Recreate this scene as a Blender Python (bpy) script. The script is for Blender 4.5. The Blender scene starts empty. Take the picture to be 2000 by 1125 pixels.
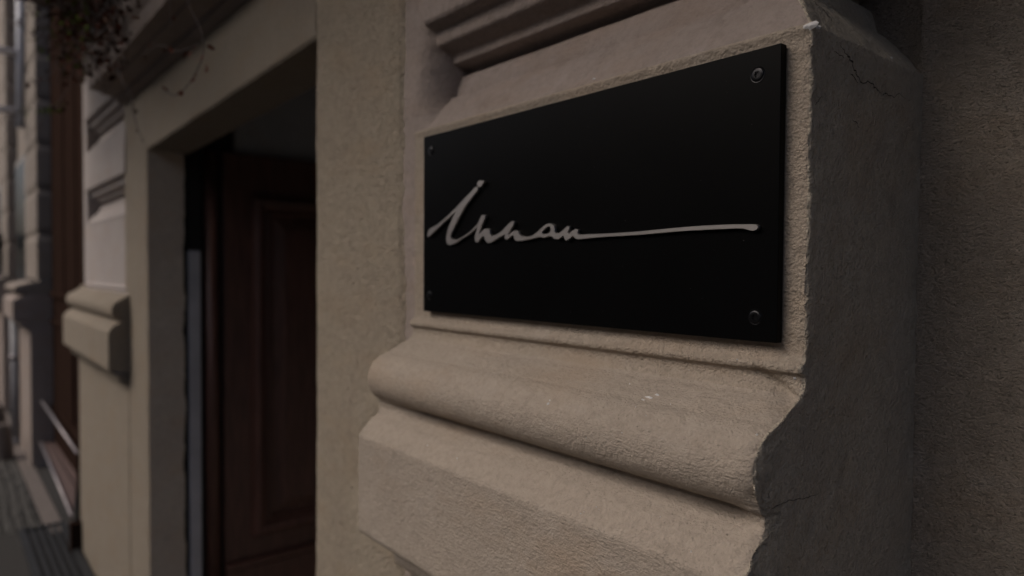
import bpy, bmesh, math, random
import numpy as np
from mathutils import Vector, Matrix, noise

random.seed(7)
SC = bpy.context.scene
COL = SC.collection
PI = math.pi

# ------------------------------------------------------------------ camera
CAM = Vector((0.0, 0.632, 1.62))
def _axes():
    yaw, pit, rol = math.radians(39.877), math.radians(1.51), math.radians(0.3676)
    f = Vector((math.cos(yaw)*math.cos(pit), -math.sin(yaw)*math.cos(pit), -math.sin(pit)))
    r = Vector((-math.sin(yaw), -math.cos(yaw), 0.0))
    u = r.cross(f)
    return f, math.cos(rol)*r + math.sin(rol)*u, -math.sin(rol)*r + math.cos(rol)*u
FW, RT, UP = _axes()
cd = bpy.data.cameras.new('camera')
cam = bpy.data.objects.new('camera', cd)
COL.objects.link(cam)
cam.matrix_world = Matrix(((RT.x, UP.x, -FW.x, CAM.x), (RT.y, UP.y, -FW.y, CAM.y),
                           (RT.z, UP.z, -FW.z, CAM.z), (0, 0, 0, 1)))
cd.sensor_width = 36.0
cd.lens = 24.3
cd.clip_start = 0.02
cd.clip_end = 2000.0
cd.dof.use_dof = True
cd.dof.focus_distance = 0.70
cd.dof.aperture_fstop = 3.0
SC.camera = cam

# ------------------------------------------------------------------ light
SUN_DIR = Vector((0.40, 0.80, 0.86)).normalized()       # towards the light: along the street, up and out
el = math.asin(SUN_DIR.z)
w = bpy.data.worlds.new('World')
SC.world = w
w.use_nodes = True
nt = w.node_tree
sky = nt.nodes.new('ShaderNodeTexSky')
sky.sky_type = 'NISHITA'
sky.sun_disc = False
sky.sun_elevation = el
sky.sun_rotation = math.atan2(SUN_DIR.x, SUN_DIR.y)
sky.air_density = 0.7
sky.dust_density = 6.0
sky.ozone_density = 0.6
nt.links.new(sky.outputs[0], nt.nodes['Background'].inputs[0])
nt.nodes['Background'].inputs[1].default_value = 0.14
sd = bpy.data.lights.new('sun', 'SUN')
sd.energy = 0.8
sd.angle = math.radians(52)
sd.color = (1.0, 0.955, 0.90)
so = bpy.data.objects.new('sun', sd)
COL.objects.link(so)
so.rotation_euler = (-SUN_DIR).to_track_quat('-Z', 'Y').to_euler()
so.location = (3, 4, 6)
SC.view_settings.view_transform = 'Standard'
SC.view_settings.look = 'None'
SC.view_settings.gamma = 1.0
SC.view_settings.use_curve_mapping = False
SC.view_settings.exposure = -0.24
SC.render.engine = 'CYCLES'
SC.cycles.use_denoising = True
SC.cycles.max_bounces = 8

# ------------------------------------------------------------------ materials
def new_mat(name):
    m = bpy.data.materials.new(name)
    m.use_nodes = True
    n = m.node_tree
    return m, n, n.nodes['Principled BSDF']

def N(n, t, **kw):
    x = n.nodes.new(t)
    for k, v in kw.items():
        if k in x.inputs.keys():
            x.inputs[k].default_value = v
        else:
            setattr(x, k, v)
    return x

def mixc(n, fac, a, b):
    x = n.nodes.new('ShaderNodeMix')
    x.data_type = 'RGBA'
    if isinstance(fac, float): x.inputs[0].default_value = fac
    else: n.links.new(fac, x.inputs[0])
    for s, v in ((6, a), (7, b)):
        if isinstance(v, tuple): x.inputs[s].default_value = (*v, 1)
        else: n.links.new(v, x.inputs[s])
    return x.outputs[2]

def ramp(n, src, lo, hi):
    r = n.nodes.new('ShaderNodeMapRange')
    r.inputs[1].default_value = lo
    r.inputs[2].default_value = hi
    n.links.new(src, r.inputs[0])
    return r.outputs[0]

def coords(n, scale=(1, 1, 1)):
    t = n.nodes.new('ShaderNodeTexCoord')
    mp = n.nodes.new('ShaderNodeMapping')
    mp.inputs['Scale'].default_value = scale
    n.links.new(t.outputs['Object'], mp.inputs[0])
    return mp.outputs[0]

def plaster(name, c1, c2, grain=420., gh=0.0007, lump=90., lh=0.0012, brush=0., pits=0.0, stain=0.35, rough=0.9, aniso=1.0, dirt=(0.10, 0.08, 0.065)):
    """painted render: patchy colour, sand grain, lumps, brush strokes, pits"""
    m, n, p = new_mat(name)
    co = coords(n)
    def noi(s, det=3., r=0.55, vec=co):
        x = N(n, 'ShaderNodeTexNoise', Scale=s, Detail=det, Roughness=r)
        n.links.new(vec, x.inputs['Vector'])
        return x.outputs['Fac']
    patch = ramp(n, noi(5.5, 5., .62), .35, .68)
    c = mixc(n, patch, c1, c2)
    fine = ramp(n, noi(grain*.7, 3., .65), .42, .68)
    mul = n.nodes.new('ShaderNodeMath'); mul.operation = 'MULTIPLY'; mul.inputs[1].default_value = .40
    n.links.new(fine, mul.inputs[0])
    c = mixc(n, mul.outputs[0], c, tuple(v*.62 for v in c1))
    wm = n.nodes.new('ShaderNodeMath'); wm.operation = 'MULTIPLY'; wm.inputs[1].default_value = .55
    n.links.new(ramp(n, noi(7.5, 5., .6, coords(n, (.6, 1., 1.6))), .50, .72), wm.inputs[0])
    c = mixc(n, wm.outputs[0], c, (c1[0]*.90, c1[1]*.80, c1[2]*.70))
    pale = n.nodes.new('ShaderNodeMath'); pale.operation = 'MULTIPLY'; pale.inputs[1].default_value = .5
    n.links.new(ramp(n, noi(12., 6., .68), .56, .70), pale.inputs[0])
    c = mixc(n, pale.outputs[0], c, (c1[0]*1.10, c1[1]*1.13, c1[2]*1.18))
    d = ramp(n, noi(19., 6., .7), .56, .80)
    mul2 = n.nodes.new('ShaderNodeMath'); mul2.operation = 'MULTIPLY'; mul2.inputs[1].default_value = stain
    n.links.new(d, mul2.inputs[0])
    c = mixc(n, mul2.outputs[0], c, dirt)
    if pits > 0:
        v = N(n, 'ShaderNodeTexVoronoi', Scale=150.)
        n.links.new(co, v.inputs['Vector'])
        pr = ramp(n, v.outputs['Distance'], .16, .06)
        gate = ramp(n, noi(14., 2.), .5, .62)
        mm = n.nodes.new('ShaderNodeMath'); mm.operation = 'MULTIPLY'
        n.links.new(pr, mm.inputs[0]); n.links.new(gate, mm.inputs[1])
        pitv = mm.outputs[0]
    n.links.new(c, p.inputs['Base Color'])
    p.inputs['Roughness'].default_value = rough
    p.inputs['Specular IOR Level'].default_value = .25
    prev = None
    ca = coords(n, (1.0, 1.0, aniso))
    layers = [(noi(lump, 4., .62, ca), lh), (noi(grain, 4., .72, ca), gh)]
    vg = N(n, 'ShaderNodeTexVoronoi', Scale=grain*1.9)
    n.links.new(ca, vg.inputs['Vector'])
    layers.append((ramp(n, vg.outputs['Distance'], .8, .0), gh*.20))
    if brush > 0:
        cb = coords(n, (1.0, 1.0, 9.0))
        layers.append((noi(55., 4., .65, cb), brush))
    if pits > 0:
        layers.append((pitv, -pits))
    for h, dist in layers:
        b = n.nodes.new('ShaderNodeBump')
        b.invert = dist < 0
        b.inputs['Strength'].default_value = 1.0
        b.inputs['Distance'].default_value = abs(dist)
        n.links.new(h, b.inputs['Height'])
        if prev: n.links.new(prev, b.inputs['Normal'])
        prev = b.outputs[0]
    n.links.new(prev, p.inputs['Normal'])
    return m

def simple(name, col, rough=.5, metal=0., spec=.5, var=.25, scale=30., bump=0., vec=(1, 1, 1)):
    m, n, p = new_mat(name)
    co = coords(n, vec)
    x = N(n, 'ShaderNodeTexNoise', Scale=scale, Detail=4.)
    n.links.new(co, x.inputs['Vector'])
    f = ramp(n, x.outputs['Fac'], .3, .7)
    n.links.new(mixc(n, f, tuple(v*(1-var) for v in col), tuple(min(1, v*(1+var)) for v in col)), p.inputs['Base Color'])
    p.inputs['Roughness'].default_value = rough
    p.inputs['Metallic'].default_value = metal
    p.inputs['Specular IOR Level'].default_value = spec
    if bump:
        b = n.nodes.new('ShaderNodeBump'); b.inputs['Distance'].default_value = bump
        n.links.new(x.outputs['Fac'], b.inputs['Height']); n.links.new(b.outputs[0], p.inputs['Normal'])
    return m

BEIGE = (.385, .328, .272)
M = {}
M['front'] = plaster('pilaster_plaster', BEIGE, (.355, .305, .255), grain=190., gh=.0026, lump=75., lh=.0018, brush=.0012, pits=.0009, stain=.25)
M['face'] = plaster('sandy_face_plaster', (.38, .32, .26), (.35, .30, .245), grain=170., gh=.0042, lump=60., lh=.0030, pits=.0012, stain=.30)
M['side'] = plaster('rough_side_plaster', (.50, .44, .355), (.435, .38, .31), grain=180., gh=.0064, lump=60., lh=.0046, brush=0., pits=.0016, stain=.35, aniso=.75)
M['stucco'] = plaster('sanded_stucco', (.48, .412, .322), (.45, .378, .298), grain=125., gh=.0140, lump=90., lh=.0026, pits=.0020, stain=.28)
M['smooth'] = plaster('smooth_render', (.325, .272, .246), (.28, .235, .210), grain=150., gh=.0024, lump=45., lh=.0026, pits=.0012, stain=.45)
M['recess'] = plaster('coarse_recess_stucco', (.365, .312, .258), (.325, .276, .228), grain=150., gh=.0082, lump=80., lh=.0024, pits=.0022, stain=.3, aniso=1.7)
M['white'] = plaster('pale_panel_plaster', (.37, .335, .32), (.34, .305, .295), grain=300., gh=.0004, lump=40., lh=.0005, stain=.12)
M['reveal'] = plaster('brightened_reveal_plaster', (.62, .53, .43), (.57, .48, .39), grain=140., gh=.003, lump=60., lh=.002, stain=.3)  # jamb stucco lightened in colour to make up for missing light in the doorway
M['dimstucco'] = plaster('falloff_dimmed_stucco', (.265, .228, .182), (.245, .208, .166), grain=140., gh=.004, lump=90., lh=.0018, stain=.3)  # facade stucco darkened in colour to imitate lens falloff towards the far side
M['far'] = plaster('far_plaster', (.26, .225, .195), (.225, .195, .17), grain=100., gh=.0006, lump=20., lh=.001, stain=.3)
M['farpink'] = plaster('far_plinth_plaster', (.30, .25, .225), (.265, .225, .20), grain=100., gh=.0006, lump=20., lh=.001, stain=.4)
M['hall'] = plaster('hallway_plaster', (.42, .43, .44), (.38, .39, .40), grain=200., gh=.0004, lump=30., lh=.001, stain=.3)
M['wood'] = simple('dark_brown_door_wood', (.105, .049, .036), .42, var=.35, scale=14., bump=.0006, vec=(6, 6, .5))
M['wood2'] = simple('red_brown_painted_timber', (.028, .0170, .0135), .9, spec=.0, var=.22, scale=10., bump=.0005, vec=(5, 5, .4))
M['seat'] = simple('worn_brown_step_board', (.105, .070, .064), .55, var=.3, scale=20., bump=.0005, vec=(.6, 7, 7))
M['plate'] = simple('black_acrylic', (.0022, .0022, .0024), .34, spec=.06, var=.15, scale=8.)
M['screw'] = simple('black_oxide_steel', (.020, .020, .022), .30, metal=.8, spec=.5, var=.2, scale=200.)
M['steel'] = simple('brushed_sign_steel', (.385, .365, .355), .40, metal=.85, var=.06, scale=40., vec=(.3, 1, 12))
M['lead'] = simple('grey_edge_metal', (.22, .20, .21), .40, metal=.6, var=.2, scale=12.)
M['pipe'] = simple('pale_blue_grey_metal', (.58, .59, .63), .5, metal=.0, var=.12, scale=6.)
M['drain'] = simple('dull_grey_pipe_paint', (.27, .27, .285), .6, var=.15, scale=6.)
M['sash'] = simple('weathered_window_paint', (.20, .185, .17), .7, var=.15, scale=9.)
M['post'] = simple('grey_white_frame_paint', (.47, .46, .475), .6, var=.12, scale=9.)
M['iron'] = simple('dark_iron_grating', (.028, .029, .031), .55, metal=.5, var=.3, scale=25.)
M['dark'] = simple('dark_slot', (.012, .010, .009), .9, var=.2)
M['glass'] = simple('dark_window_glass', (.02, .022, .023), .25, spec=.15, var=.1)
M['orange'] = simple('ochre_yellow_enamel', (.42, .22, .05), .5, var=.1)
M['granite'] = simple('pinkish_granite', (.115, .095, .085), .8, var=.3, scale=60., bump=.0008)
M['sett'] = simple('grey_sett_stone', (.075, .072, .067), .85, spec=.2, var=.35, scale=28., bump=.002)
M['joint'] = simple('sandy_joint', (.022, .020, .018), .95, var=.35, scale=50., bump=.002)
M['asphalt'] = simple('asphalt', (.05, .05, .05), .9, var=.25, scale=90., bump=.002)
M['crack'] = simple('crack_shadow_grime', (.075, .063, .053), 1., spec=.0, var=.3)
M['dust'] = simple('pale_dust', (.12, .115, .11), .9, var=.3)
M['hairline'] = simple('hairline_crack_grime', (.21, .17, .135), 1., spec=.0, var=.3)
M['fleck'] = simple('white_paint_fleck', (.58, .57, .57), .8, var=.1, scale=300., bump=.0004)
M['leaf_green'] = simple('small_green_leaf', (.10, .15, .012), .75, spec=.15, var=.4, scale=40.)
M['leaf_red'] = simple('autumn_red_leaf', (.10, .030, .017), .75, spec=.15, var=.4, scale=40.)
M['leaf_dark'] = simple('dark_withered_leaf', (.050, .026, .016), .8, spec=.1, var=.4, scale=40.)
M['stem'] = simple('dark_wiry_stem', (.03, .013, .010), .7, var=.3)

# ------------------------------------------------------------------ helpers
def tag(o, label=None, cat=None, group=None, kind=None):
    if label: o['label'] = label
    if cat: o['category'] = cat
    if group: o['group'] = group
    if kind: o['kind'] = kind
    return o

def empty(name, loc, label, cat, group=None):
    o = bpy.data.objects.new(name, None)
    COL.objects.link(o)
    o.location = loc
    o.empty_display_size = .1
    return tag(o, label, cat, group)

def attach(o, parent):
    if parent is not None:
        o.parent = parent
        bpy.context.view_layer.update()
        o.matrix_parent_inverse = parent.matrix_world.inverted()
    return o

def from_data(name, verts, faces, mat, parent=None, smooth=False):
    me = bpy.data.meshes.new(name)
    me.from_pydata([tuple(v) for v in verts], [], faces)
    me.update()
    if smooth:
        me.polygons.foreach_set('use_smooth', [True]*len(me.polygons))
    for mm in (mat if isinstance(mat, (list, tuple)) else [mat]):
        me.materials.append(mm)
    o = bpy.data.objects.new(name, me)
    COL.objects.link(o)
    return attach(o, parent)

def from_bm(name, bm, mat, parent=None, smooth=False):
    bmesh.ops.recalc_face_normals(bm, faces=bm.faces[:])
    me = bpy.data.meshes.new(name)
    bm.to_mesh(me)
    bm.free()
    if smooth:
        me.polygons.foreach_set('use_smooth', [True]*len(me.polygons))
    me.materials.append(mat)
    o = bpy.data.objects.new(name, me)
    COL.objects.link(o)
    return attach(o, parent)

def add_box(bm, a, b, bevel=0.):
    t = bmesh.new()
    bmesh.ops.create_cube(t, size=1.)
    for v in t.verts:
        v.co = Vector([(a[i]+b[i])/2 + v.co[i]*(b[i]-a[i]) for i in range(3)])
    if bevel:
        bmesh.ops.bevel(t, geom=t.edges[:], offset=bevel, segments=2, affect='EDGES', profile=.5)
    me = bpy.data.meshes.new('tmp'); t.to_mesh(me); t.free()
    bm.from_mesh(me); bpy.data.meshes.remove(me)

def box(name, a, b, mat, parent=None, bevel=0.):
    bm = bmesh.new(); add_box(bm, a, b, bevel)
    return from_bm(name, bm, mat, parent)

def add_tube(bm, pts, rad, seg=6):
    pts = [Vector(p) for p in pts]
    rings = []
    for i, p in enumerate(pts):
        d = (pts[min(i+1, len(pts)-1)] - pts[max(i-1, 0)]).normalized()
        a = d.cross(Vector((.31, .87, .12))).normalized(); b = d.cross(a)
        r = rad[i] if isinstance(rad, (list, tuple)) else rad
        rings.append([bm.verts.new(p + r*(math.cos(2*PI*k/seg)*a + math.sin(2*PI*k/seg)*b)) for k in range(seg)])
    for r0, r1 in zip(rings, rings[1:]):
        for k in range(seg):
            bm.faces.new((r0[k], r0[(k+1) % seg], r1[(k+1) % seg], r1[k]))
    bm.faces.new(rings[0][::-1]); bm.faces.new(rings[-1])

def tube(name, pts, rad, mat, parent=None, seg=10):
    bm = bmesh.new(); add_tube(bm, pts, rad, seg)
    return from_bm(name, bm, mat, parent, True)

def at(px, py, Y):
    """point where the line of sight through a photo pixel meets the plane at that Y"""
    d = FW + (px-1000)/1350*RT + (562.5-py)/1350*UP
    return CAM + d*((Y-CAM.y)/d.y)

def nz(p, s, o=(0, 0, 0)):
    return noise.noise(Vector((p[0]*s+o[0], p[1]*s+o[1], p[2]*s+o[2])))

def resample(pts, step):
    out = []
    for (a, b) in zip(pts, pts[1:]):
        L = math.hypot(b[0]-a[0], b[1]-a[1]); k = max(1, int(math.ceil(L/step)))
        for i in range(k):
            t = i/k
            out.append((a[0]+(b[0]-a[0])*t, a[1]+(b[1]-a[1])*t))
    out.append(pts[-1])
    return out

def arc(cy, cz, ry, rz, a0, a1, n):
    return [(cy+ry*math.cos(math.radians(a0+(a1-a0)*i/n)), cz+rz*math.sin(math.radians(a0+(a1-a0)*i/n))) for i in range(n+1)]

# ------------------------------------------------------------------ the pilaster profile (Y out of the wall, Z up)
SHAFT = [(.026, 0.), (.026, 1.06), (.027, 1.085)] + arc(.060, 1.092, .033, .045, 180, 97, 6) + [(.058, 1.144), (.058, 1.178)]
PLINTH = [(.058, 1.178), (.060, 1.182), (.090, 1.185)] + arc(.096, 1.200, .010, .014, -80, 0, 4) + [(.106, 1.24), (.106, 1.335)] + \
         arc(.099, 1.346, .007, .009, 0, 60, 4) + [(.082, 1.3745), (.070, 1.3805), (.058, 1.3860), (.048, 1.3895), (.045, 1.3925)]
TORUS = arc(.044, 1.4405, .046, .0415, -60, 78, 18)
TORUS = [(.045, 1.3925), (.0455, 1.3985), (.052, 1.4012), (.061, 1.4022)] + TORUS + [(.040, 1.488), (.022, 1.4965), (.0125, 1.500), (.0095, 1.503)]
NECK = [(.0095, 1.503), (.0050, 1.508), (.0030, 1.514), (.0035, 1.5205), (.0095, 1.5245), (.0105, 1.5290), (.0085, 1.5315), (.0030, 1.5345), (.0005, 1.541), (0., 1.550)]
FACE = NECK + [(0., 1.70), (0., 1.843), (.0016, 1.848), (.0020, 1.8515), (-.003, 1.855)]
def groove(z, d=1.):
    pts = [(-.003, 0.), (-.016, .020), (-.030, .039), (-.040, .049), (-.042, .0515), (-.0425, .0535), (-.051, .0545), (-.0525, .057), (-.054, .066), (-.058, .078), (-.064, .092), (-.075, .099), (-.078, .105), (-.074, .108),
           (-.049, .110), (-.046, .112), (-.0445, .123), (-.042, .126), (-.020, .136), (-.017, .139), (-.014, .157), (-.011, .160), (.006, .166), (.010, .171), (.010, .225)]
    return [(y*d if y < 0 else y, z+h) for y, h in pts]
UPPER = groove(1.855) + [(.010, 2.222)]
TOP = groove(2.222) + [(.010, 2.62)]

def pilaster_piece(name, prof, XR, XL, depth, parent, mats, step, cstep, rough, scale=1., wrap=True, split=True, r=.004, left_close=.05, rag=0., sidefine=1.):
    """one moulding of a pilaster, swept along the front, round the right corner and back along the side"""
    prof = resample([(y*scale if y > 0 else y, z) for y, z in prof], step)
    verts, cols = [], None
    nf = max(2, int((XL-XR)/cstep)); ns = max(2, int((depth+.05)/(cstep*sidefine)))
    for (Y, Z) in prof:
        xr = XR + (max(0., -Y) if wrap else 0.)
        row = [(XL, -left_close, Z, 2)]
        for i in range(nf):
            t = i/nf
            row.append((XL + (xr + r - XL)*t, Y, Z, 0))
        for k in range(5):
            a = PI/2*k/4
            row.append((xr + r - r*math.sin(a), Y - r + r*math.cos(a), Z, 0 if k < 2 else 1))
        for i in range(1, ns+1):
            t = i/ns
            row.append((xr, Y - r + (-depth - Y + r)*t, Z, 1))
        verts.append(row)
    nc = len(verts[0])
    V = []
    for row in verts:
        for (x, y, z, s) in row:
            p = (x, y, z)
            if rough <= 0:
                V.append(p); continue
            a = nz(p, 9.)*.0012 + nz(p, 38., (3, 1, 7))*.0007
            if s == 0:
                e = max(0., 1-(x-XR)/.05)
                a += nz(p, 120., (5, 5, 5))*(.00025 + .0011*e*e)
                a += e*e*(nz(p, 31., (9, 2, 4))*.0016 + nz(p, 75., (2, 2, 4))*.0012 + nz(p, 170., (2, 9, 4))*.0009 - .0006)
                if rag:
                    dd, tt = seg_d(p, (.374, 1.525), (.318, 1.489))
                    a -= .016*tt**.6*math.exp(-(dd/.0058)**2)
                    a -= .005*max(0., 1-(x-XR)/.018)**2*(.4+abs(nz(p, 40., (2, 7, 7)))*1.6)*min(1., max(0., (y-.02)/.03))
                if 1.372 < z < 1.412 and .03 < y < .088:          # old paint fills the groove towards its ends
                    f0 = max(0., 1-(x-XR)/.045); f1 = max(0., 1-(XL-x)/.12)
                    a += max(0., .076-y)*f0*f0*(3-2*f0)*.7 + max(0., .070-y)*f1*.9
                V.append((x, y + a*rough, z))
            elif s == 1:
                f = y + depth
                e = max(0., 1 - abs(y - row[nf+3][1])/.05)
                b = a*1.3 + nz(p, 85., (2, 8, 1))*.0007 + nz(p, 24., (4, 4, 9))*.0012
                b += e*(nz(p, 37., (7, 7, 2))*.0012 + nz(p, 90., (7, 1, 2))*.0010 + nz(p, 170., (1, 7, 2))*.0009) 
                q = rag*e*(abs(nz(p, 33., (1, 2, 3)))*.012 + nz(p, 90., (6, 1, 1))*.004)
                V.append((x - b*rough + q*.6, y - q, z))
            else:
                V.append(p)
    F, MI = [], []
    for j in range(len(verts)-1):
        for i in range(nc-1):
            a = j*nc+i
            F.append((a, a+1, a+nc+1, a+nc))
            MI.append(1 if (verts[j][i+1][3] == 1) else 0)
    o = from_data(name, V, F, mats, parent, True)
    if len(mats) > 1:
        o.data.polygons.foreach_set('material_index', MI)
    return o

PROF = TORUS + FACE
PROF_ALL = [q for q in PLINTH + TORUS + FACE + UPPER]
def prof_y(z):
    best = 0.
    for (y0, z0), (y1, z1) in zip(PROF_ALL, PROF_ALL[1:]):
        if min(z0, z1) <= z <= max(z0, z1) and abs(z1-z0) > 1e-7:
            best = y0 + (y1-y0)*(z-z0)/(z1-z0)
    return best
def on_front(px, py):
    Y = .03
    for _ in range(25):
        p = at(px, py, Y)
        Y = .6*Y + .4*prof_y(p.z)
    return at(px, py, Y)
def seg_d(p, a, b):
    ax, az, bx, bz = a[0], a[1], b[0], b[1]
    t = max(0., min(1., ((p[0]-ax)*(bx-ax)+(p[2]-az)*(bz-az))/((bx-ax)**2+(bz-az)**2)))
    return math.hypot(p[0]-ax-t*(bx-ax), p[2]-az-t*(bz-az)), t

def patch(name, P0, ex, ey, nx, ny, mat, parent, amp=.001, normal=(0, 1, 0), mask=None, edge=None):
    """a dense, uneven sheet of wall: P0 + i*ex + j*ey"""
    P0, ex, ey, nr = Vector(P0), Vector(ex), Vector(ey), Vector(normal)
    V = []
    for j in range(ny+1):
        for i in range(nx+1):
            p = P0 + ex*(i/nx) + ey*(j/ny)
            h = nz(p, 6.)*1.6 + nz(p, 28., (3, 3, 3))*.8 + nz(p, 95., (1, 5, 9))*.5
            q = p + nr*h*amp
            if edge: q = edge(p, q, i/nx, j/ny)
            V.append(q)
    F = [(j*(nx+1)+i, j*(nx+1)+i+1, (j+1)*(nx+1)+i+1, (j+1)*(nx+1)+i) for j in range(ny) for i in range(nx)]
    return from_data(name, V, F, mat, parent, True)

# ================================================================== ground
g = from_data('ground', [(-300, -300, -.02), (300, -300, -.02), (300, 300, -.02), (-300, 300, -.02)], [(0, 1, 2, 3)], M['asphalt'])
tag(g, kind='structure')
road = box('road', (-60, 2.6, -.02+.004), (120, 9.5, -.012), M['asphalt']); tag(road, kind='structure')
pave = box('pavement', (-60, -.30, -.016), (120, 2.6, 0.), M['joint']); tag(pave, kind='structure')
# square setts of the pavement, one object each where they show
sett_meshes = []
for k in range(6):
    bm = bmesh.new()
    add_box(bm, (-.0265, -.0255, -.03), (.0265, .0255, .012))
    top = [e for e in bm.edges if all(v.co.z > 0 for v in e.verts)]
    bmesh.ops.bevel(bm, geom=top, offset=.009, segments=1, affect='EDGES')
    for v in bm.verts:
        v.co.x += random.uniform(-.003, .003); v.co.y += random.uniform(-.003, .003)
        if v.co.z > 0: v.co.z += random.uniform(-.003, .003)
    bmesh.ops.recalc_face_normals(bm, faces=bm.faces[:])
    me = bpy.data.meshes.new('stone_sett'); bm.to_mesh(me); bm.free(); me.materials.append(M['sett'])
    sett_meshes.append(me)
n = 0
for j in range(6):
    y = .160 + j*.063
    for i in range(50):
        x = 5.11 + i*.061 + (j % 2)*.030
        o = bpy.data.objects.new('stone_sett', random.choice(sett_meshes))
        COL.objects.link(o)
        o.parent = pave
        o.location = (x, y + .010*math.sin(x*2.6+j*.5), random.uniform(-.004, .004))
        o.rotation_euler = (random.uniform(-.04, .04), random.uniform(-.04, .04), random.uniform(-.09, .09))
kerb = box('kerb_slab', (4.95, .03, -.002), (9.6, .125, .012), M['granite'], pave, .004)

# ================================================================== the house
house = empty('house', (2.2, -.2, 0.), 'beige plastered house front with the moulded pilasters and open doorway', 'building')
XR, XL = .3216, .985

# ---- pilaster with the sign
mats = [M['front'], M['side']]
pil = pilaster_piece('pilaster', FACE, XR, XL+.0315, .272, house, [M['face'], M['side']], .0032, .0034, 1.0, rag=.15)
pil['label'] = 'thick pilaster carrying the black sign'
pilaster_piece('upper_moulding', UPPER, XR, XL-.008, .272, pil, [M['smooth'], M['side']], .0032, .0034, 1.3, left_close=.12)
pilaster_piece('crowning_moulding', TOP, XR, XL-.008, .272, pil, [M['smooth'], M['side']], .012, .012, .6, left_close=.12)
pilaster_piece('torus_moulding', TORUS, XR, XL+.0315, .272, pil, mats, .0030, .0034, 1.0, rag=.5)
pilaster_piece('plinth_moulding', PLINTH, XR, XL+.0315, .272, pil, mats, .0030, .0034, 1.0, rag=.5)
pilaster_piece('lower_shaft', SHAFT, XR, XL+.0, .272, pil, mats, .014, .012, .6)

# ---- smooth strip beside the blocks, its inner end closes the grooves
def strip_edge(p, q, s, t):
    if s > .93: q.x += nz(p, 30., (2, 2, 2))*.004
    return q
def raw_depth(z):
    for (y0, z0), (y1, z1) in zip(UPPER[:-1] + TOP, UPPER[1:-1] + TOP):
        if z0 <= z <= z1 and z1 > z0:
            return max(0., -(y0 + (y1-y0)*(z-z0)/(z1-z0)))
    return 0.
def gz(z):
    return sum(raw_depth(z+d_*.003) for d_ in range(-2, 3))/5/.077
rows, V, F = 560, [], []
for j in range(rows+1):
    z = 2.62*j/rows
    k_ = gz(z)
    for i in range(42):
        t = min(1., i/40)
        # from the stucco edge inwards, then round into the groove
        if t < .45:
            x, y = 1.066 - .054*t/.45, 0.
        else:
            a_ = (t-.45)/.55*PI/2
            x, y = 1.012 - .046*math.sin(a_), -.077*(1-math.cos(a_))
        x2, y2 = 1.066 - .094*t, -.002
        p = Vector((x*k_+x2*(1-k_), y*k_+y2*(1-k_), z))
        if i == 41: p = Vector((x_, y_ - .16, z))
        x_, y_ = p.x, p.y
        h = nz(p, 8.)*.0022 + nz(p, 30., (3, 3, 3))*.0011 + nz(p, 90., (1, 5, 9))*.0006
        p.y += h*(1-.6*k_*t); p.x -= h*.6*k_*t
        V.append(p)
for j in range(rows):
    for i in range(41):
        a_ = j*42+i
        F.append((a_, a_+1, a_+43, a_+42))
from_data('edge_strip', V, F, M['smooth'], house, True)

# ---- stucco wall round the doorway
DR, DL = 1.417, 2.956
def wall_edge(p, q, s, t):
    if s < .05: q.x += nz(p, 34., (8, 1, 1))*.005 + nz(p, 110., (3, 1, 1))*.002; q.y -= .0075*(1-s/.05)
    if s > .97: q.x += nz(p, 7., (1, 8, 1))*.006 + nz(p, 40., (2, 8, 1))*.0022; q.y -= (s-.97)/.03*.006
    return q
patch('wall', (1.047, .0035, 0.), (DR-1.047, 0, 0), (0, 0, 2.62), 100, 520, M['stucco'], house, .0011, edge=wall_edge)
box('door_jamb', (DR-.16, -.22, 0.), (DR-.006, -.004, 2.62), M['stucco'], house)
# lintel over the door: its lower edge sags a little to the far side
LZ0, LZ1 = 2.112, 2.072
nl = 60
V, F = [], []
for i in range(nl+1):
    x = DR - .003 + (DL + .003 - DR)*i/nl
    zb = LZ0 + (LZ1-LZ0)*i/nl + nz((x, 0, 0), 5.)*.003 + nz((x, 0, 4), 25.)*.002
    for (y, z) in ((.001, 2.42), (.001, zb+.20), (.001, zb+.006), (-.004, zb), (-.08, zb+.002), (-.148, zb-.001), (-.150, zb+.004), (-.150, 2.42)):
        V.append((x, y, z))
for i in range(nl):
    for k in range(7):
        a = i*8+k
        F.append((a, a+1, a+9, a+8))
from_data('lintel', V, F, M['dimstucco'], house)
# far jamb and wall beyond the door
def far_edge(p, q, s, t):
    if s < .04: q.y -= .004*(1-s/.04); q.x += nz(p, 9.)*.002
    return q
patch('wall', (DL, .002, 0.), (.39, 0, 0), (0, 0, 2.62), 24, 120, M['dimstucco'], house, .0012, edge=far_edge)
def jamb_edge(p, q, s, t):
    if s > .8: q.y += nz(p, 14., (1, 1, 6))*.010*(s-.8)/.2 + nz(p, 45.)*.004*(s-.8)/.2
    return q
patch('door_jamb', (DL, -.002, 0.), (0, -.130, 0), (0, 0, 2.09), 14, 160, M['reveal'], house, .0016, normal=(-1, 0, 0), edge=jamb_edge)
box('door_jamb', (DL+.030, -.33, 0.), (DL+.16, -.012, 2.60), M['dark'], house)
# hallway behind the door
box('hallway_floor', (1.1, -3.2, -.012), (3.6, -.16, .02), M['far'], house)
box('hallway_ceiling', (1.1, -3.2, 2.62), (3.6, -.16, 2.70), M['hall'], house)
box('hallway_wall', (DL+.06, -3.2, .02), (DL+.16, -.35, 2.615), M['hall'], house)
box('hallway_wall', (DR-.20, -3.2, .02), (DR-.12, -.225, 2.615), M['hall'], house)
box('hallway_wall', (1.1, -3.3, .02), (3.6, -3.21, 2.70), M['hall'], house)
box('door_frame', (DL+.006, -.198, 0.), (DL+.028, -.150, 1.69), M['post'], house, .006)
box('frame_head', (DL+.008, -.198, 1.692), (DL+.026, -.150, 2.085), M['dark'], house)

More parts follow.
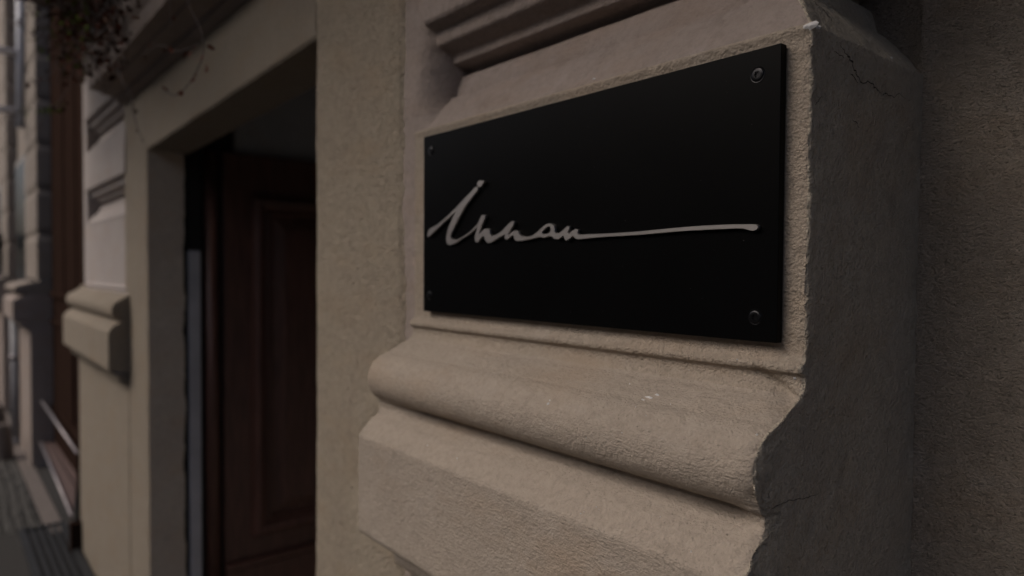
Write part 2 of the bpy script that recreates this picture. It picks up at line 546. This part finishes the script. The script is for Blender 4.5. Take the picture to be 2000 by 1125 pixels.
# ---- door leaf, standing open along the hallway wall (faces -X)
DX = DL + .005
door = box('door', (DX+.012, -1.06, .04), (DX+.050, -.290, 2.10), M['wood'], house, .004)
door['label'] = 'dark brown panelled door leaf standing open'
tube('hinge_stile', [(DX+.026, -.246, .03), (DX+.026, -.246, 2.10)], [.030, .030], M['wood'], door, 14)
def frame_ring(name, y0, y1, z0, z1, wd, x_in, x_out, mat, parent):
    """mitred moulding round a panel in the door plane"""
    prof = [(0., 0.), (.12, .75), (.32, 1.), (.55, .85), (.72, .40), (.86, .50), (1., 0.)]
    V, F = [], []
    for (u, h) in prof:
        x = x_in + (x_out-x_in)*h
        i = wd*u
        V += [(x, y0-i, z0+i), (x, y1+i, z0+i), (x, y1+i, z1-i), (x, y0-i, z1-i)]
    for k in range(len(prof)-1):
        for c in range(4):
            a, b = k*4+c, k*4+(c+1) % 4
            F.append((a, b, b+4, a+4))
    return from_data(name, V, F, mat, parent)
frame_ring('panel_moulding', -.400, -.93, .462, 1.93, .085, DX+.0125, DX-.026, M['wood'], door)
bm = bmesh.new()
t = [(-.545, .60), (-.785, .60), (-.785, 1.79), (-.545, 1.79)]
o_ = [(-.50, .555), (-.83, .555), (-.83, 1.835), (-.50, 1.835)]
vi = [bm.verts.new((DX-.004, y, z)) for y, z in t]; vo = [bm.verts.new((DX+.0115, y, z)) for y, z in o_]
bm.faces.new(vi)
for k in range(4): bm.faces.new((vi[k], vi[(k+1) % 4], vo[(k+1) % 4], vo[k]))
from_bm('panel', bm, M['wood'], door)
bm = bmesh.new()
add_box(bm, (DX-.012, -1.05, .20), (DX+.0115, -.295, .345), .006)
from_bm('kick_board', bm, M['wood'], door)
bm = bmesh.new()
add_box(bm, (DX-.020, -1.05, .347), (DX+.0115, -.292, .372), .007)
from_bm('rail_moulding', bm, M['wood'], door)

# ---- cornice over the doorway
prof = [(.0015, 2.315), (.028, 2.325), (.030, 2.342), (.085, 2.348), (.088, 2.356), (.128, 2.362), (.132, 2.41), (.150, 2.43), (.152, 2.50), (.0015, 2.54)]
V, F = [], []
for x in (1.12, 3.36):
    V += [(x, y, z) for y, z in prof]
k = len(prof)
for i in range(k):
    F.append((i, (i+1) % k, k+(i+1) % k, k+i))
F += [tuple(range(k))[::-1], tuple(range(k, 2*k))]
from_data('cornice', V, F, M['smooth'], house)
patch('wall', (DR-.003, .0022, 2.42), (DL-DR+.006, 0, 0), (0, 0, .60), 10, 8, M['dimstucco'], house, .001)

# ---- second pilaster, beyond the door
P2R, P2L = 3.315, 4.34
p2 = pilaster_piece('pilaster', FACE[1:], P2R, P2L, .10, house, [M['white']], .02, .03, .0, left_close=.1)
p2['label'] = 'far pilaster with pale panels beyond the doorway'
pilaster_piece('upper_moulding', groove(1.855) + [(.004, 2.225)], P2R, P2L-.02, .10, p2, [M['white']], .012, .05, .0, left_close=.1)
pilaster_piece('crowning_moulding', groove(2.225) + [(.004, 2.62)], P2R, P2L-.02, .10, p2, [M['white']], .012, .05, .0, left_close=.1)
pilaster_piece('torus_moulding', TORUS + NECK[1:4], P2R-.055, P2L+.20, .06, p2, [M['dimstucco']], .008, .05, .0, scale=.80)
pilaster_piece('plinth_moulding', PLINTH, P2R-.055, P2L+.22, .06, p2, [M['dimstucco']], .008, .05, .0, scale=.80)
pilaster_piece('lower_shaft', [(.005, 0.), (.005, 1.095), (.012, 1.12), (.040, 1.135), (.042, 1.155), (.0584, 1.172)], P2R-.03, P2L+.26, .06, p2, [M['dimstucco']], .03, .05, .0)
patch('edge_strip', (P2L-.022, -.001, 1.5), (.11, 0, 0), (0, 0, 1.12), 3, 10, M['white'], house, .0005)
patch('groove_end', (P2L-.022, -.12, 1.5), (0, .119, 0), (0, 0, 1.12), 4, 10, M['white'], house, .0005, normal=(-1, 0, 0))

# ---- timber shopfront in the next bay
sf = box('shopfront', (4.40, -.14, .10), (6.75, -.10, 5.2), M['wood2'], house)
for (z0, z1) in ((1.16, 1.20), (1.38, 1.42), (.46, .50)):
    box('shop_rail', (4.56, -.0995, z0), (6.69, -.080, z1), M['wood2'], sf, .006)
for (x0, x1) in ((4.9, 5.02), (5.42, 5.50), (5.98, 6.06)):
    box('shop_mullion', (x0, -.0992, 1.43), (x1, -.092, 5.1), M['wood2'], sf, .006)
for (x0, x1) in ((5.08, 5.38), (5.55, 5.94)):
    box('shop_panel', (x0, -.0990, .54), (x1, -.084, 1.12), M['wood2'], sf, .008)

# ---- deep recess to the right of the sign
def rec(p, q, s, t):
    e = max(0., 1-abs(p.x-XR)/.02)
    q.y += e*e*.006
    return q
patch('recess_wall', (-.05, -.2705, 1.0), (.374+.13, 0, 0), (0, 0, 1.25), 150, 380, M['recess'], house, .0017, edge=rec)
patch('recess_wall', (-1.6, -.2705, 0.), (1.555, 0, 0), (0, 0, 3.2), 20, 30, M['recess'], house, .0012)
patch('recess_wall', (-.05, -.2720, 0.), (.394, 0, 0), (0, 0, 1.004), 20, 40, M['recess'], house, .001)
patch('recess_wall', (-.05, -.2720, 2.246), (.504, 0, 0), (0, 0, .954), 20, 30, M['recess'], house, .001)

# ---- upper storey mass above
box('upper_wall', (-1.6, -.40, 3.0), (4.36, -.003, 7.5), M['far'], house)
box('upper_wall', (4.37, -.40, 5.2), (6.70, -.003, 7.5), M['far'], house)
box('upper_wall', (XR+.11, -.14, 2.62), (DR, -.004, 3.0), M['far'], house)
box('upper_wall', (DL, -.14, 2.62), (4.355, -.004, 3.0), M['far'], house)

# ---- unseen slab added to shade the lintel and facade top; creeper hangs from it
bal = box('added_balcony', (-1.50, .0, 3.02), (4.50, 1.10, 3.16), M['smooth'], house, .015)
box('added_balcony_edge', (-1.54, -.002, 3.163), (4.54, 1.14, 3.21), M['smooth'], bal, .012)
for x in (-.9, 1.15):
    box('added_balcony_bracket', (x, .0, 2.72), (x+.14, .30, 3.017), M['smooth'], bal, .02)

# ---- cracks and paint flecks on the pilaster
from mathutils.bvhtree import BVHTree
_v, _f = [], []
for o in [pil] + [c for c in pil.children if c.type == 'MESH']:
    b_ = len(_v)
    _v += [v.co.copy() for v in o.data.vertices]
    _f += [[b_+k for k in p.vertices] for p in o.data.polygons]
BVH = BVHTree.FromPolygons(_v, _f)
def hit(px, py):
    """point and outward normal of the pilaster's surface behind a photo pixel"""
    d = (FW + (px-1000)/1350*RT + (562.5-py)/1350*UP).normalized()
    loc, nrm, idx, dist = BVH.ray_cast(CAM, d)
    if loc is None: return None
    if nrm.dot(d) > 0: nrm = -nrm
    return loc, nrm
def crack_mesh(pix, wd, mat, jit):
    fine = []
    for (a_, b_), (c_, d_) in zip(pix, pix[1:]):
        for i in range(8):
            fine.append((a_+(c_-a_)*i/8, b_+(d_-b_)*i/8))
    fine.append(pix[-1])
    P = []
    for i, (x, y) in enumerate(fine):
        q = Vector((x*.16, y*.16, 3.))
        h = hit(x + jit*noise.noise(q), y + jit*noise.noise(q + Vector((9, 4, 1))))
        if h: P.append(h)
    V = []
    for i, (p, nr) in enumerate(P):
        d = (P[min(i+1, len(P)-1)][0]-P[max(0, i-1)][0]).normalized()
        s_ = nr.cross(d).normalized()
        taper = min(1., .2+5.*min(i, len(P)-1-i)/len(P))
        ww = wd*taper*(.35+1.1*abs(noise.noise(Vector((i*.37, wd*9000, 2.)))))
        V += [p+nr*.0002+s_*ww, p+nr*.0003, p+nr*.0002-s_*ww]
    F = []
    for i in range(len(P)-1):
        k = i*3
        F += [(k, k+1, k+4, k+3), (k+1, k+2, k+5, k+4)]
    return from_data('crack', V, F, mat, pil)
def crack(pix, wd):
    return crack_mesh(pix, wd*.55, M['crack'], 3.5)
def front_crack(pix, wd):
    return crack_mesh(pix, wd*.55, M['hairline'], 1.6)
front_crack([(968, 808), (975, 785), (988, 762), (1008, 742), (1032, 728), (1062, 721)], .00055)
front_crack([(1147, 812), (1133, 830), (1118, 842), (1085, 850), (1055, 854)], .0004)
front_crack([(1003, 950), (1025, 934), (1045, 922), (1060, 918)], .0004)
crack([(1588, 4), (1600, 12), (1610, 22), (1618, 32), (1625, 42)], .0018)
crack([(1640, 88), (1652, 104), (1662, 118), (1668, 135), (1674, 148), (1680, 160), (1688, 162), (1696, 158), (1706, 168), (1714, 175), (1722, 186)], .0022)
crack([(1722, 186), (1732, 183), (1744, 191), (1756, 182), (1768, 193)], .0012)
crack([(1658, 144), (1668, 150), (1676, 162)], .0016)
crack([(1627, 100), (1640, 106), (1650, 114)], .0010)
crack([(1606, 186), (1598, 196), (1591, 206)], .0010)
crack([(1496, 1000), (1520, 985), (1545, 977), (1572, 972), (1600, 965)], .0011)
crack([(1664, 232), (1672, 240), (1680, 250)], .0009)

# ================================================================== the sign
sign = empty('sign', (.657, 0., 1.551), 'black rectangular nameplate with raised silver script on the pilaster', 'sign')
def screw_pos(px, py): return at(px, py, .012)
SX0, SX1, SZ0, SZ1 = .3450, .9707, 1.5510, 1.8372
box('plate', (SX0, .0022, SZ0), (SX1, .0120, SZ1), M['plate'], sign, .0008)

def c3(p): return (820+p[0]/7.5, 340+p[1]/7.5)
def c4(p): return (980+p[0]/10., 400+p[1]/10.)
def c5(p): return (1180+p[0]/6.25, 400+p[1]/6.25)
outline = [c3(p) for p in [(110, 915), (120, 845), (150, 800), (250, 745), (330, 680), (420, 600), (520, 500), (600, 415), (680, 330), (760, 250), (800, 203), (825, 190), (845, 205), (838, 238), (790, 300), (720, 390), (660, 470), (600, 575), (540, 690), (490, 795), (455, 870), (442, 925), (470, 955), (520, 968), (570, 950), (640, 910), (700, 872), (760, 822), (810, 772), (845, 730), (870, 680), (888, 640), (900, 610), (922, 600), (950, 606), (948, 640), (922, 700), (893, 765), (872, 830), (868, 880), (895, 855), (930, 818), (965, 802), (1000, 806), (1016, 828), (1022, 870), (1042, 905), (1080, 903), (1135, 880), (1190, 845)]]
outline += [c4(p) for p in [(10, 508), (60, 450), (120, 388), (170, 345), (200, 322), (226, 326), (230, 352), (214, 400), (188, 440), (150, 500), (128, 545), (116, 580), (132, 598), (160, 572), (200, 532), (245, 511), (290, 506), (320, 522), (332, 562), (362, 600), (420, 620), (490, 624), (540, 620), (600, 600), (650, 566), (720, 510), (790, 442), (850, 392), (920, 367), (972, 374), (1008, 400), (1024, 450), (1026, 520), (1042, 548), (1085, 562), (1130, 546), (1182, 506), (1240, 452), (1280, 422), (1308, 420), (1311, 452), (1293, 510), (1288, 552), (1310, 560), (1350, 532), (1400, 492), (1440, 476), (1478, 482), (1480, 512), (1474, 545), (1495, 577), (1540, 586), (1700, 578), (1850, 573)]]
outline += [c5(p) for p in [(0, 355), (250, 340), (500, 320), (750, 295), (1000, 272), (1250, 255), (1500, 243), (1700, 240), (1830, 240), (1864, 252), (1876, 275), (1860, 298), (1830, 312), (1790, 312), (1740, 300), (1690, 288), (1600, 287), (1400, 295), (1200, 305), (1000, 315), (750, 335), (500, 358), (250, 375), (0, 388)]]
outline += [c4(p) for p in [(1800, 640), (1600, 658), (1500, 668), (1450, 660), (1412, 632), (1390, 602), (1368, 612), (1330, 650), (1290, 682), (1250, 690), (1226, 672), (1217, 640), (1200, 607), (1170, 620), (1120, 655), (1070, 670), (1030, 662), (1000, 640), (980, 617), (950, 607), (900, 615), (860, 630), (820, 640), (780, 632), (740, 622), (680, 635), (560, 665), (450, 686), (370, 700), (300, 700), (262, 686), (242, 650), (236, 612), (215, 600), (180, 610), (150, 635), (120, 660), (90, 672), (66, 660), (56, 625), (62, 588), (45, 580)]]
outline += [c3(p) for p in [(1180, 915), (1110, 955), (1060, 985), (1020, 1003), (980, 996), (956, 966), (946, 932), (930, 907), (900, 925), (870, 965), (845, 998), (820, 992), (807, 960), (810, 900), (825, 840), (843, 768), (820, 790), (750, 855), (680, 905), (600, 955), (530, 1000), (480, 1025), (430, 1035), (400, 1015), (386, 970), (390, 900), (410, 810), (440, 730), (480, 640), (512, 580), (538, 542), (500, 567), (420, 640), (340, 712), (250, 800), (180, 865), (130, 912)]]
hole = [c4(p) for p in [(780, 540), (802, 500), (850, 450), (900, 421), (940, 430), (952, 462), (950, 510), (930, 545), (890, 566), (840, 576), (795, 566)]]
dot = [c3(p) for p in [(838, 150), (850, 115), (880, 98), (920, 97), (938, 108), (916, 140), (900, 170), (875, 188), (850, 180)]]
def catmull(pts, k=3):
    out = []; n_ = len(pts)
    for i in range(n_):
        p0, p1, p2, p3 = (Vector(pts[(i+d) % n_]) for d in (-1, 0, 1, 2))
        for s in range(k):
            t = s/k
            out.append(.5*((2*p1)+(p2-p0)*t+(2*p0-5*p1+4*p2-p3)*t*t+(3*p1-p0-3*p2+p3)*t**3))
    return out
cu = bpy.data.curves.new('lettering', 'CURVE')
cu.dimensions = '2D'; cu.fill_mode = 'BOTH'; cu.extrude = .0022; cu.bevel_depth = .00025; cu.bevel_resolution = 0
for loop in (outline, hole, dot):
    pts = catmull(loop)
    sp = cu.splines.new('POLY'); sp.points.add(len(pts)-1); sp.use_cyclic_u = True
    for k_, p_ in enumerate(pts):
        v = at(p_[0], p_[1], .0172)
        sp.points[k_].co = (-v.x, v.z, 0, 1)          # curve plane: x = -X, y = Z
tmp = bpy.data.objects.new('tmp', cu); COL.objects.link(tmp)
bpy.context.view_layer.update()
me = bpy.data.meshes.new_from_object(tmp.evaluated_get(bpy.context.evaluated_depsgraph_get()))
bpy.data.objects.remove(tmp)
for v in me.vertices:
    x, y, z = v.co
    v.co = (-x, .0148+z, y)
me.materials.clear(); me.materials.append(M['steel']); me.name = 'lettering'
lo = bpy.data.objects.new('lettering', me); COL.objects.link(lo); attach(lo, sign)
lo['label'] = 'raised silver handwritten name with a long trailing stroke'

def lathe(bm, c, prof, seg=28):
    """prof: (radius, Y offset) turned about the Y axis through c"""
    rings = [[bm.verts.new((c[0]+r*math.cos(2*PI*k/seg), c[1]+h, c[2]+r*math.sin(2*PI*k/seg))) for k in range(seg)] for r, h in prof]
    for a, b in zip(rings, rings[1:]):
        for k in range(seg): bm.faces.new((a[k], a[(k+1) % seg], b[(k+1) % seg], b[k]))
    return rings
for k_, (px, py) in enumerate([(1480, 146), (1475, 619), (842, 294), (839.5, 577)]):
    c = screw_pos(px, py); c.y = .0120
    bm = bmesh.new()
    R = .0066
    seg = 36
    rings = lathe(bm, c, [(R, -.001), (R, .0008), (R*.93, .0013), (R*.75, .0017), (R*.58, .0018)], seg)
    # six-lobed socket cut in the head
    star, bot = [], []
    for q in range(seg):
        a = 2*PI*q/seg
        rr = R*(.40+.09*math.cos(6*a))
        star.append(bm.verts.new((c.x+rr*math.cos(a), c.y+.0018, c.z+rr*math.sin(a))))
        bot.append(bm.verts.new((c.x+rr*.9*math.cos(a), c.y+.0003, c.z+rr*.9*math.sin(a))))
    for q in range(seg):
        q2 = (q+1) % seg
        bm.faces.new((rings[-1][q], rings[-1][q2], star[q2], star[q]))
        bm.faces.new((star[q], star[q2], bot[q2], bot[q]))
    bm.faces.new(bot)
    s = from_bm('screw', bm, M['screw'], sign)
    bm = bmesh.new()
    lathe(bm, c, [(R*1.04, .0001), (R*1.08, .0006), (R*1.15, .0007), (R*1.2, .0001)], seg)
    from_bm('washer', bm, M['screw'], s)

bm = bmesh.new()
for k_ in range(60):
    dx, dz = random.uniform(SX0+.004, SX1-.004), SZ0 + (SZ1-SZ0)*random.random()**1.6
    r_ = random.uniform(.00018, .00045)
    ring = [bm.verts.new((dx+r_*random.uniform(.6, 1.3)*math.cos(q*PI/3), .01206, dz+r_*random.uniform(.6, 1.3)*math.sin(q*PI/3))) for q in range(6)]
    tip = bm.verts.new((dx, .01206+r_*.6, dz))
    for q in range(6): bm.faces.new((ring[q], ring[(q+1) % 6], tip))
tag(from_bm('dust_specks', bm, M['dust'], sign), kind='stuff')

# ================================================================== low step board in front of the shopfront
step = empty('step_bench', (5.2, -.03, 0.), 'low brown board bench with pale metal edges by the shopfront', 'bench')
def onz(px, py, Z):
    d = FW + (px-1000)/1350*RT + (562.5-py)/1350*UP
    return CAM + d*((Z-CAM.z)/d.z)
a, b, c, d = onz(141, 1010, .2), onz(72, 846, .2), onz(74, 800, .2), onz(154, 905, .2)
def quad_slab(name, q, th, mat, parent):
    V = [(p[0], p[1], p[2]) for p in q] + [(p[0], p[1], p[2]-th) for p in q]
    return from_data(name, V, [(0, 1, 2, 3), (7, 6, 5, 4), (0, 4, 5, 1), (1, 5, 6, 2), (2, 6, 7, 3), (3, 7, 4, 0)], mat, parent)
m0, m1 = a.lerp(d, .48), b.lerp(c, .48)
n0, n1 = a.lerp(d, .54), b.lerp(c, .54)
quad_slab('plank', (a, b, m1, m0), .03, M['seat'], step)
quad_slab('plank', (n0, n1, c, d), .03, M['seat'], step)
tube('metal_edge', [a + Vector((0, 0, .004)), b + Vector((0, 0, .004))], .011, M['lead'], step)
r0, r1 = at(152, 886, -.02), at(70, 766, -.02)
tube('rail', [r0, r1], .011, M['lead'], step)
for pt in (a, b):
    box('bracket', (pt.x-.03, pt.y-.05, 0.), (pt.x+.03, pt.y+.012, .17), M['wood2'], step, .004)
for pt in (r0, r1):
    tube('rail_support', [(pt.x, pt.y, 0.), (pt.x, pt.y, pt.z)], .009, M['wood2'], step)

# ================================================================== iron grating in the pavement
gr = empty('grating', (4.6, .13, 0.), 'dark ribbed iron grating set in the pavement at the wall foot', 'grating')
gx0, gx1, gy0, gy1 = 3.7, 5.08, .02, .262
bm = bmesh.new()
add_box(bm, (gx0, gy0, .001), (gx1, gy0+.018, .026)); add_box(bm, (gx0, gy1-.018, .001), (gx1, gy1, .026))
add_box(bm, (gx0-.018, gy0, .001), (gx0-.001, gy1, .0262)); add_box(bm, (gx1+.001, gy0, .001), (gx1+.018, gy1, .0262))
from_bm('frame', bm, M['iron'], gr)
box('pit', (gx0+.001, gy0+.019, .0008), (gx1-.001, gy1-.019, .004), M['dark'], gr)
nb = 6
for k_ in range(nb):
    y = gy0+.028 + (gy1-gy0-.056)*k_/(nb-1)
    box('bar', (gx0+.002, y-.009, .0042), (gx1-.002, y+.009, .022), M['iron'], gr)

# ================================================================== the neighbouring house further down the street
nb_house = empty('neighbour_house', (8.5, -.2, 0.), 'next pale house front down the street with grooved piers', 'building')
def rust_profile(z0, z1, stepz):
    out = [(0., z0)]; z = z0
    while z + stepz < z1:
        z += stepz
        out += [(0., z-.022), (-.012, z-.010), (-.012, z+.010), (0., z+.022)]
    return out + [(0., z1)]
for (xr, xl) in ((6.70, 7.60), (9.6, 10.5), (13.2, 14.2)):
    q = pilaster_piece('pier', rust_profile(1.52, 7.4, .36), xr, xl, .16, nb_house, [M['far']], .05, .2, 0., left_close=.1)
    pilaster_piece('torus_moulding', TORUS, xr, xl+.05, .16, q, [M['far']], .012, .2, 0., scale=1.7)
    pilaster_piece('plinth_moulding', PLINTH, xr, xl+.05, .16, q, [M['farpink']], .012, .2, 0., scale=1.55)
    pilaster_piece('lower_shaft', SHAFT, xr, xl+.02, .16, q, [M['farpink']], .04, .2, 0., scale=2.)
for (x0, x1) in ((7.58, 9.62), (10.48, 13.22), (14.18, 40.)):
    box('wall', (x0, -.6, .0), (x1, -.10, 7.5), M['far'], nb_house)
    if x1 < 30:
        wf = box('window', (x0+.35, -.098, 1.30), (x1-.35, -.055, 2.75), M['sash'], nb_house, .01)
        xm = (x0+x1)/2
        for (p0, p1) in ((x0+.42, xm-.03), (xm+.03, x1-.42)):
            box('pane', (p0, -.0545, 1.38), (p1, -.049, 2.67), M['glass'], wf)
        box('sill', (x0+.28, -.099, 1.22), (x1-.28, .06, 1.295), M['granite'], nb_house, .01)
hood = box('window_hood', (10.3, -.098, 1.86), (13.0, .40, 2.02), M['dark'], nb_house, .02)

dp = empty('downpipe', (7.68, .06, .25), 'pale grey downpipe beside the grooved pier down the street', 'pipe')
tube('pipe', [(7.68, .075, .06), (7.68, .075, 1.18)], .042, M['drain'], dp, 14)
tube('shoe', [(7.68, .075, .058), (7.68, .085, .03), (7.68, .16, .012)], .046, M['drain'], dp, 14)
tube('clip', [(7.68, .075, .78), (7.68, .075, .82)], .050, M['lead'], dp, 14)

sf_ = empty('sign_bracket', (7.9, .03, 3.0), 'pale tubular bracket with arms projecting from the far house wall', 'bracket')
a0, a1 = at(40, 250, .03), at(40, -60, .03)
tube('upright', [a0, a1], .035, M['pipe'], sf_, 12)
for py in (104, 218):
    p = at(40, py, .03)
    tube('arm', [p, (p.x, p.y+.85, p.z)], .030, M['pipe'], sf_, 12)
p = at(40, 160, .03)
tube('upright', [(p.x, .88, a0.z), (p.x, .88, a1.z)], .035, M['pipe'], sf_, 12)

pp = at(49, 507, -.085)
pl_ = empty('enamel_plate', pp, 'small ochre yellow plate on the wall behind the grooved pier', 'plate')
box('plate', (pp.x-.28, -.0995, pp.z-.09), (pp.x+.28, -.086, pp.z+.09), M['orange'], pl_, .004)
for sx_ in (-.25, .25):
    box('fixing', (pp.x+sx_-.012, -.0858, pp.z-.012), (pp.x+sx_+.012, -.080, pp.z+.012), M['lead'], pl_, .002)

for (xx, yy, s_, lab) in ((7.15, .215, 1., 'near pinkish granite guard stone at the foot of the grooved pier'), (8.45, .17, .85, 'far pinkish granite guard stone past the downpipe')):
    bm = bmesh.new()
    bmesh.ops.create_cone(bm, segments=12, radius1=.085*s_, radius2=.06*s_, depth=.30*s_, cap_ends=True)
    bmesh.ops.bevel(bm, geom=[e for e in bm.edges if all(v.co.z > 0 for v in e.verts)], offset=.02, segments=2, affect='EDGES')
    for v in bm.verts:
        v.co += Vector((nz(v.co, 20.), nz(v.co, 20., (3, 3, 3)), 0))*.008
        v.co += Vector((xx, yy, .15*s_))
    o = from_bm('guard_stone', bm, M['granite'])
    tag(o, lab, 'stone', 'granite guard stones')

# ================================================================== across the street: unseen row added to block low sky light
opp = empty('unseen_opposite_house', (8., 13., 0.), 'unseen plain beige house row added on the other side of the street', 'building')
box('wall', (-30., 13., 0.), (60., 21., 7.), M['far'], opp)  # body of the unseen added row
bm = bmesh.new()
add_box(bm, (-30.2, 12.6, 7.005), (60.2, 21.2, 7.3))
from_bm('unseen_house_roof', bm, M['asphalt'], opp)
for i in range(14):
    for z in (1.1, 4.4):
        wf = box('window', (-14.+i*2.6, 12.95, z), (-12.7+i*2.6, 12.998, z+1.9), M['post'], opp)
        box('pane', (-13.9+i*2.6, 12.94, z+.1), (-12.8+i*2.6, 12.948, z+1.8), M['glass'], wf)

# ================================================================== hanging creeper
vine = empty('hanging_creeper', (3.3, .14, 2.60), 'straggling creeper with red and green leaves hanging over the cornice end', 'plant')
strands = []
def strand(pix, Y0, Y1=None, r=.0014):
    Y1 = Y0 if Y1 is None else Y1
    k_ = len(pix)-1
    P = [at(x, y, Y0+(Y1-Y0)*i/k_) for i, (x, y) in enumerate(pix)]
    pts = []
    for i in range(k_):
        p0, p1, p2, p3 = P[max(i-1, 0)], P[i], P[i+1], P[min(i+2, k_)]
        for s in range(5):
            t = s/5
            pts.append(.5*((2*p1)+(p2-p0)*t+(2*p0-5*p1+4*p2-p3)*t*t+(3*p1-p0-3*p2+p3)*t**3))
    pts.append(P[-1])
    strands.append((pts, r))
    return pts
leaves = {'leaf_green': [], 'leaf_red': [], 'leaf_dark': []}
def leaf(p, size, key):
    d = Vector((random.gauss(0, 1), random.gauss(0, 1), random.gauss(-.4, .8))).normalized()
    s = d.cross(Vector((random.gauss(0, 1), random.gauss(0, 1), random.gauss(0, 1)))).normalized()
    nn = d.cross(s)
    L, W = size, size*random.uniform(.55, .85)
    leaves[key].append([p, p+d*L*.35+s*W*.5+nn*L*.06, p+d*L*.75+s*W*.36+nn*L*.05, p+d*L-nn*L*.1, p+d*L*.75-s*W*.36+nn*L*.05, p+d*L*.35-s*W*.5+nn*L*.06])
def leafy(pts, dens, keys, size=.022, spread=.012, t0=0., t1=1.):
    n_ = len(pts)
    for i in range(int(n_*t0), max(int(n_*t1)-1, 0)):
        for _ in range(dens if isinstance(dens, int) else (1 if random.random() < dens else 0)):
            p = pts[i].lerp(pts[i+1], random.random()) + Vector((random.gauss(0, spread), random.gauss(0, spread), random.gauss(0, spread)))
            leaf(p, size*random.uniform(.6, 1.25), random.choice(keys))
R_, G_, K_ = 'leaf_red', 'leaf_green', 'leaf_dark'
leafy(strand([(352, -60), (370, 10), (393, 60), (397, 105), (378, 150), (358, 176), (338, 186), (318, 172)], .165), .35, [R_], .020, .006, .3)
leafy(strand([(215, -60), (238, 20), (248, 70), (244, 115), (225, 140)], .19), .5, [R_, K_], .02, .008)
leafy(strand([(330, -50), (333, 20), (336, 55)], .165), .25, [R_], .016, .004, .5)
leafy(strand([(390, 85), (350, 100), (310, 88), (280, 108)], .165), .4, [R_], .018, .006)
leafy(strand([(215, 120), (245, 165), (258, 200), (266, 240), (280, 278)], .175, .16), .22, [R_, K_], .016, .005)
leafy(strand([(160, 40), (150, 110), (128, 180), (100, 215), (72, 245), (45, 275)], .24), .12, [K_, R_], .018, .01)
leafy(strand([(118, 205), (100, 215), (72, 216), (42, 220)], .24), 2, [G_, G_, K_], .022, .012)
leafy(strand([(120, 110), (95, 150), (62, 160), (50, 168)], .25), .9, [R_, K_], .020, .010)
leafy(strand([(100, -50), (60, 10), (35, 40), (22, 60)], .28), .8, [R_, K_], .020, .012)
leafy(strand([(150, -40), (140, 30), (128, 80), (125, 140), (122, 190)], .22), .9, [G_, R_, K_], .022, .012)
leafy(strand([(190, -40), (205, 40), (212, 90), (216, 130)], .19), .9, [K_, R_], .022, .012)
leafy(strand([(90, -40), (75, 20), (62, 60), (68, 85)], .26), 1, [R_, G_, K_], .022, .012)
# the matted head of the plant
for i in range(950):
    t = random.random()
    px = random.gauss(150, 52); py = random.triangular(-70, 175, 40) - abs(px-150)*.25
    if px > 240 and py > 60: continue
    if px < 120 and random.random() < .35: continue
    if px > 175:
        key = random.choice([K_, K_, K_, R_])
    else:
        key = random.choices([G_, R_, K_], [.30, .32, .55])[0]
    p = at(px, py, random.uniform(.16, .30))
    leaf(p, random.uniform(.012, .026), key)
for i in range(44):
    x0 = random.uniform(70, 235); y0 = random.uniform(-60, 10)
    strand([(x0, y0), (x0+random.uniform(-25, 25), y0+60), (x0+random.uniform(-45, 45), y0+random.uniform(90, 170))], random.uniform(.17, .28), None, .0012)
bm = bmesh.new()
for pts, r in strands: add_tube(bm, pts, r, 5)
tag(from_bm('stem', bm, M['stem'], vine, True), kind='stuff')
for key, nm in ((G_, 'green_foliage'), (R_, 'red_foliage'), (K_, 'withered_foliage')):
    V, F = [], []
    for L in leaves[key]:
        b_ = len(V); V += L
        F += [(b_, b_+1, b_+2, b_+3), (b_, b_+3, b_+4, b_+5)]
    tag(from_data(nm, V, F, M[key], vine), kind='stuff')

# ---- white paint flecks and drips stuck to the mouldings
def fleck(bm, P, nrm, r, stretch=1.):
    nrm = Vector(nrm).normalized()
    u = nrm.cross(Vector((0, 0, 1))).normalized(); v = nrm.cross(u)
    k_ = 9; ring = []
    for q in range(k_):
        a_ = 2*PI*q/k_; rr = r*random.uniform(.55, 1.15)
        ring.append(bm.verts.new(P + u*math.cos(a_)*rr*stretch + v*math.sin(a_)*rr - nrm*.0012))
    c_ = bm.verts.new(P + nrm*.0007)
    for q in range(k_): bm.faces.new((ring[q], ring[(q+1) % k_], c_))
bm = bmesh.new()
for (px, py, r, stv) in [(1584, 50, .0046, 2.2), (1574, 52, .0036, 1.8), (1594, 50, .0036, 1.6), (1600, 53, .0030, 1.5), (1741, 113, .0026, 1.3), (1552, 739, .0024, 1.2), (1478, 849, .0020, 1.), (1160, 154, .0024, 1.8), (1134, 1003, .0018, 1.), (1350, 1077, .0014, 1.),
                                 (1071, 788, .0032, 1.), (1074, 782, .0022, 1.), (893, 895, .0017, 1.), (1440, 702, .0012, 1.5), (835, 870, .0012, 1.5), (1141, 1000, .0009, 1.),
                                 (1230, 750, .0011, 1.), (1346, 723, .0010, 1.), (1242, 795, .0010, 1.), (1262, 812, .0009, 1.), (1310, 790, .0009, 1.), (1165, 990, .0012, 1.), (1170, 995, .0009, 1.), (1290, 1010, .0009, 1.), (1215, 845, .0009, 1.), (1145, 855, .001, 1.), (1400, 900, .0008, 1.), (1268, 776, .0030, 2.6), (1284, 771, .0026, 2.0), (1256, 781, .0016, 2.)]:
    h_ = hit(px, py)
    if h_: fleck(bm, h_[0] + h_[1]*.0009, h_[1], r*.8, stv)
tag(from_bm('paint_flecks', bm, M['fleck'], pil), kind='stuff')
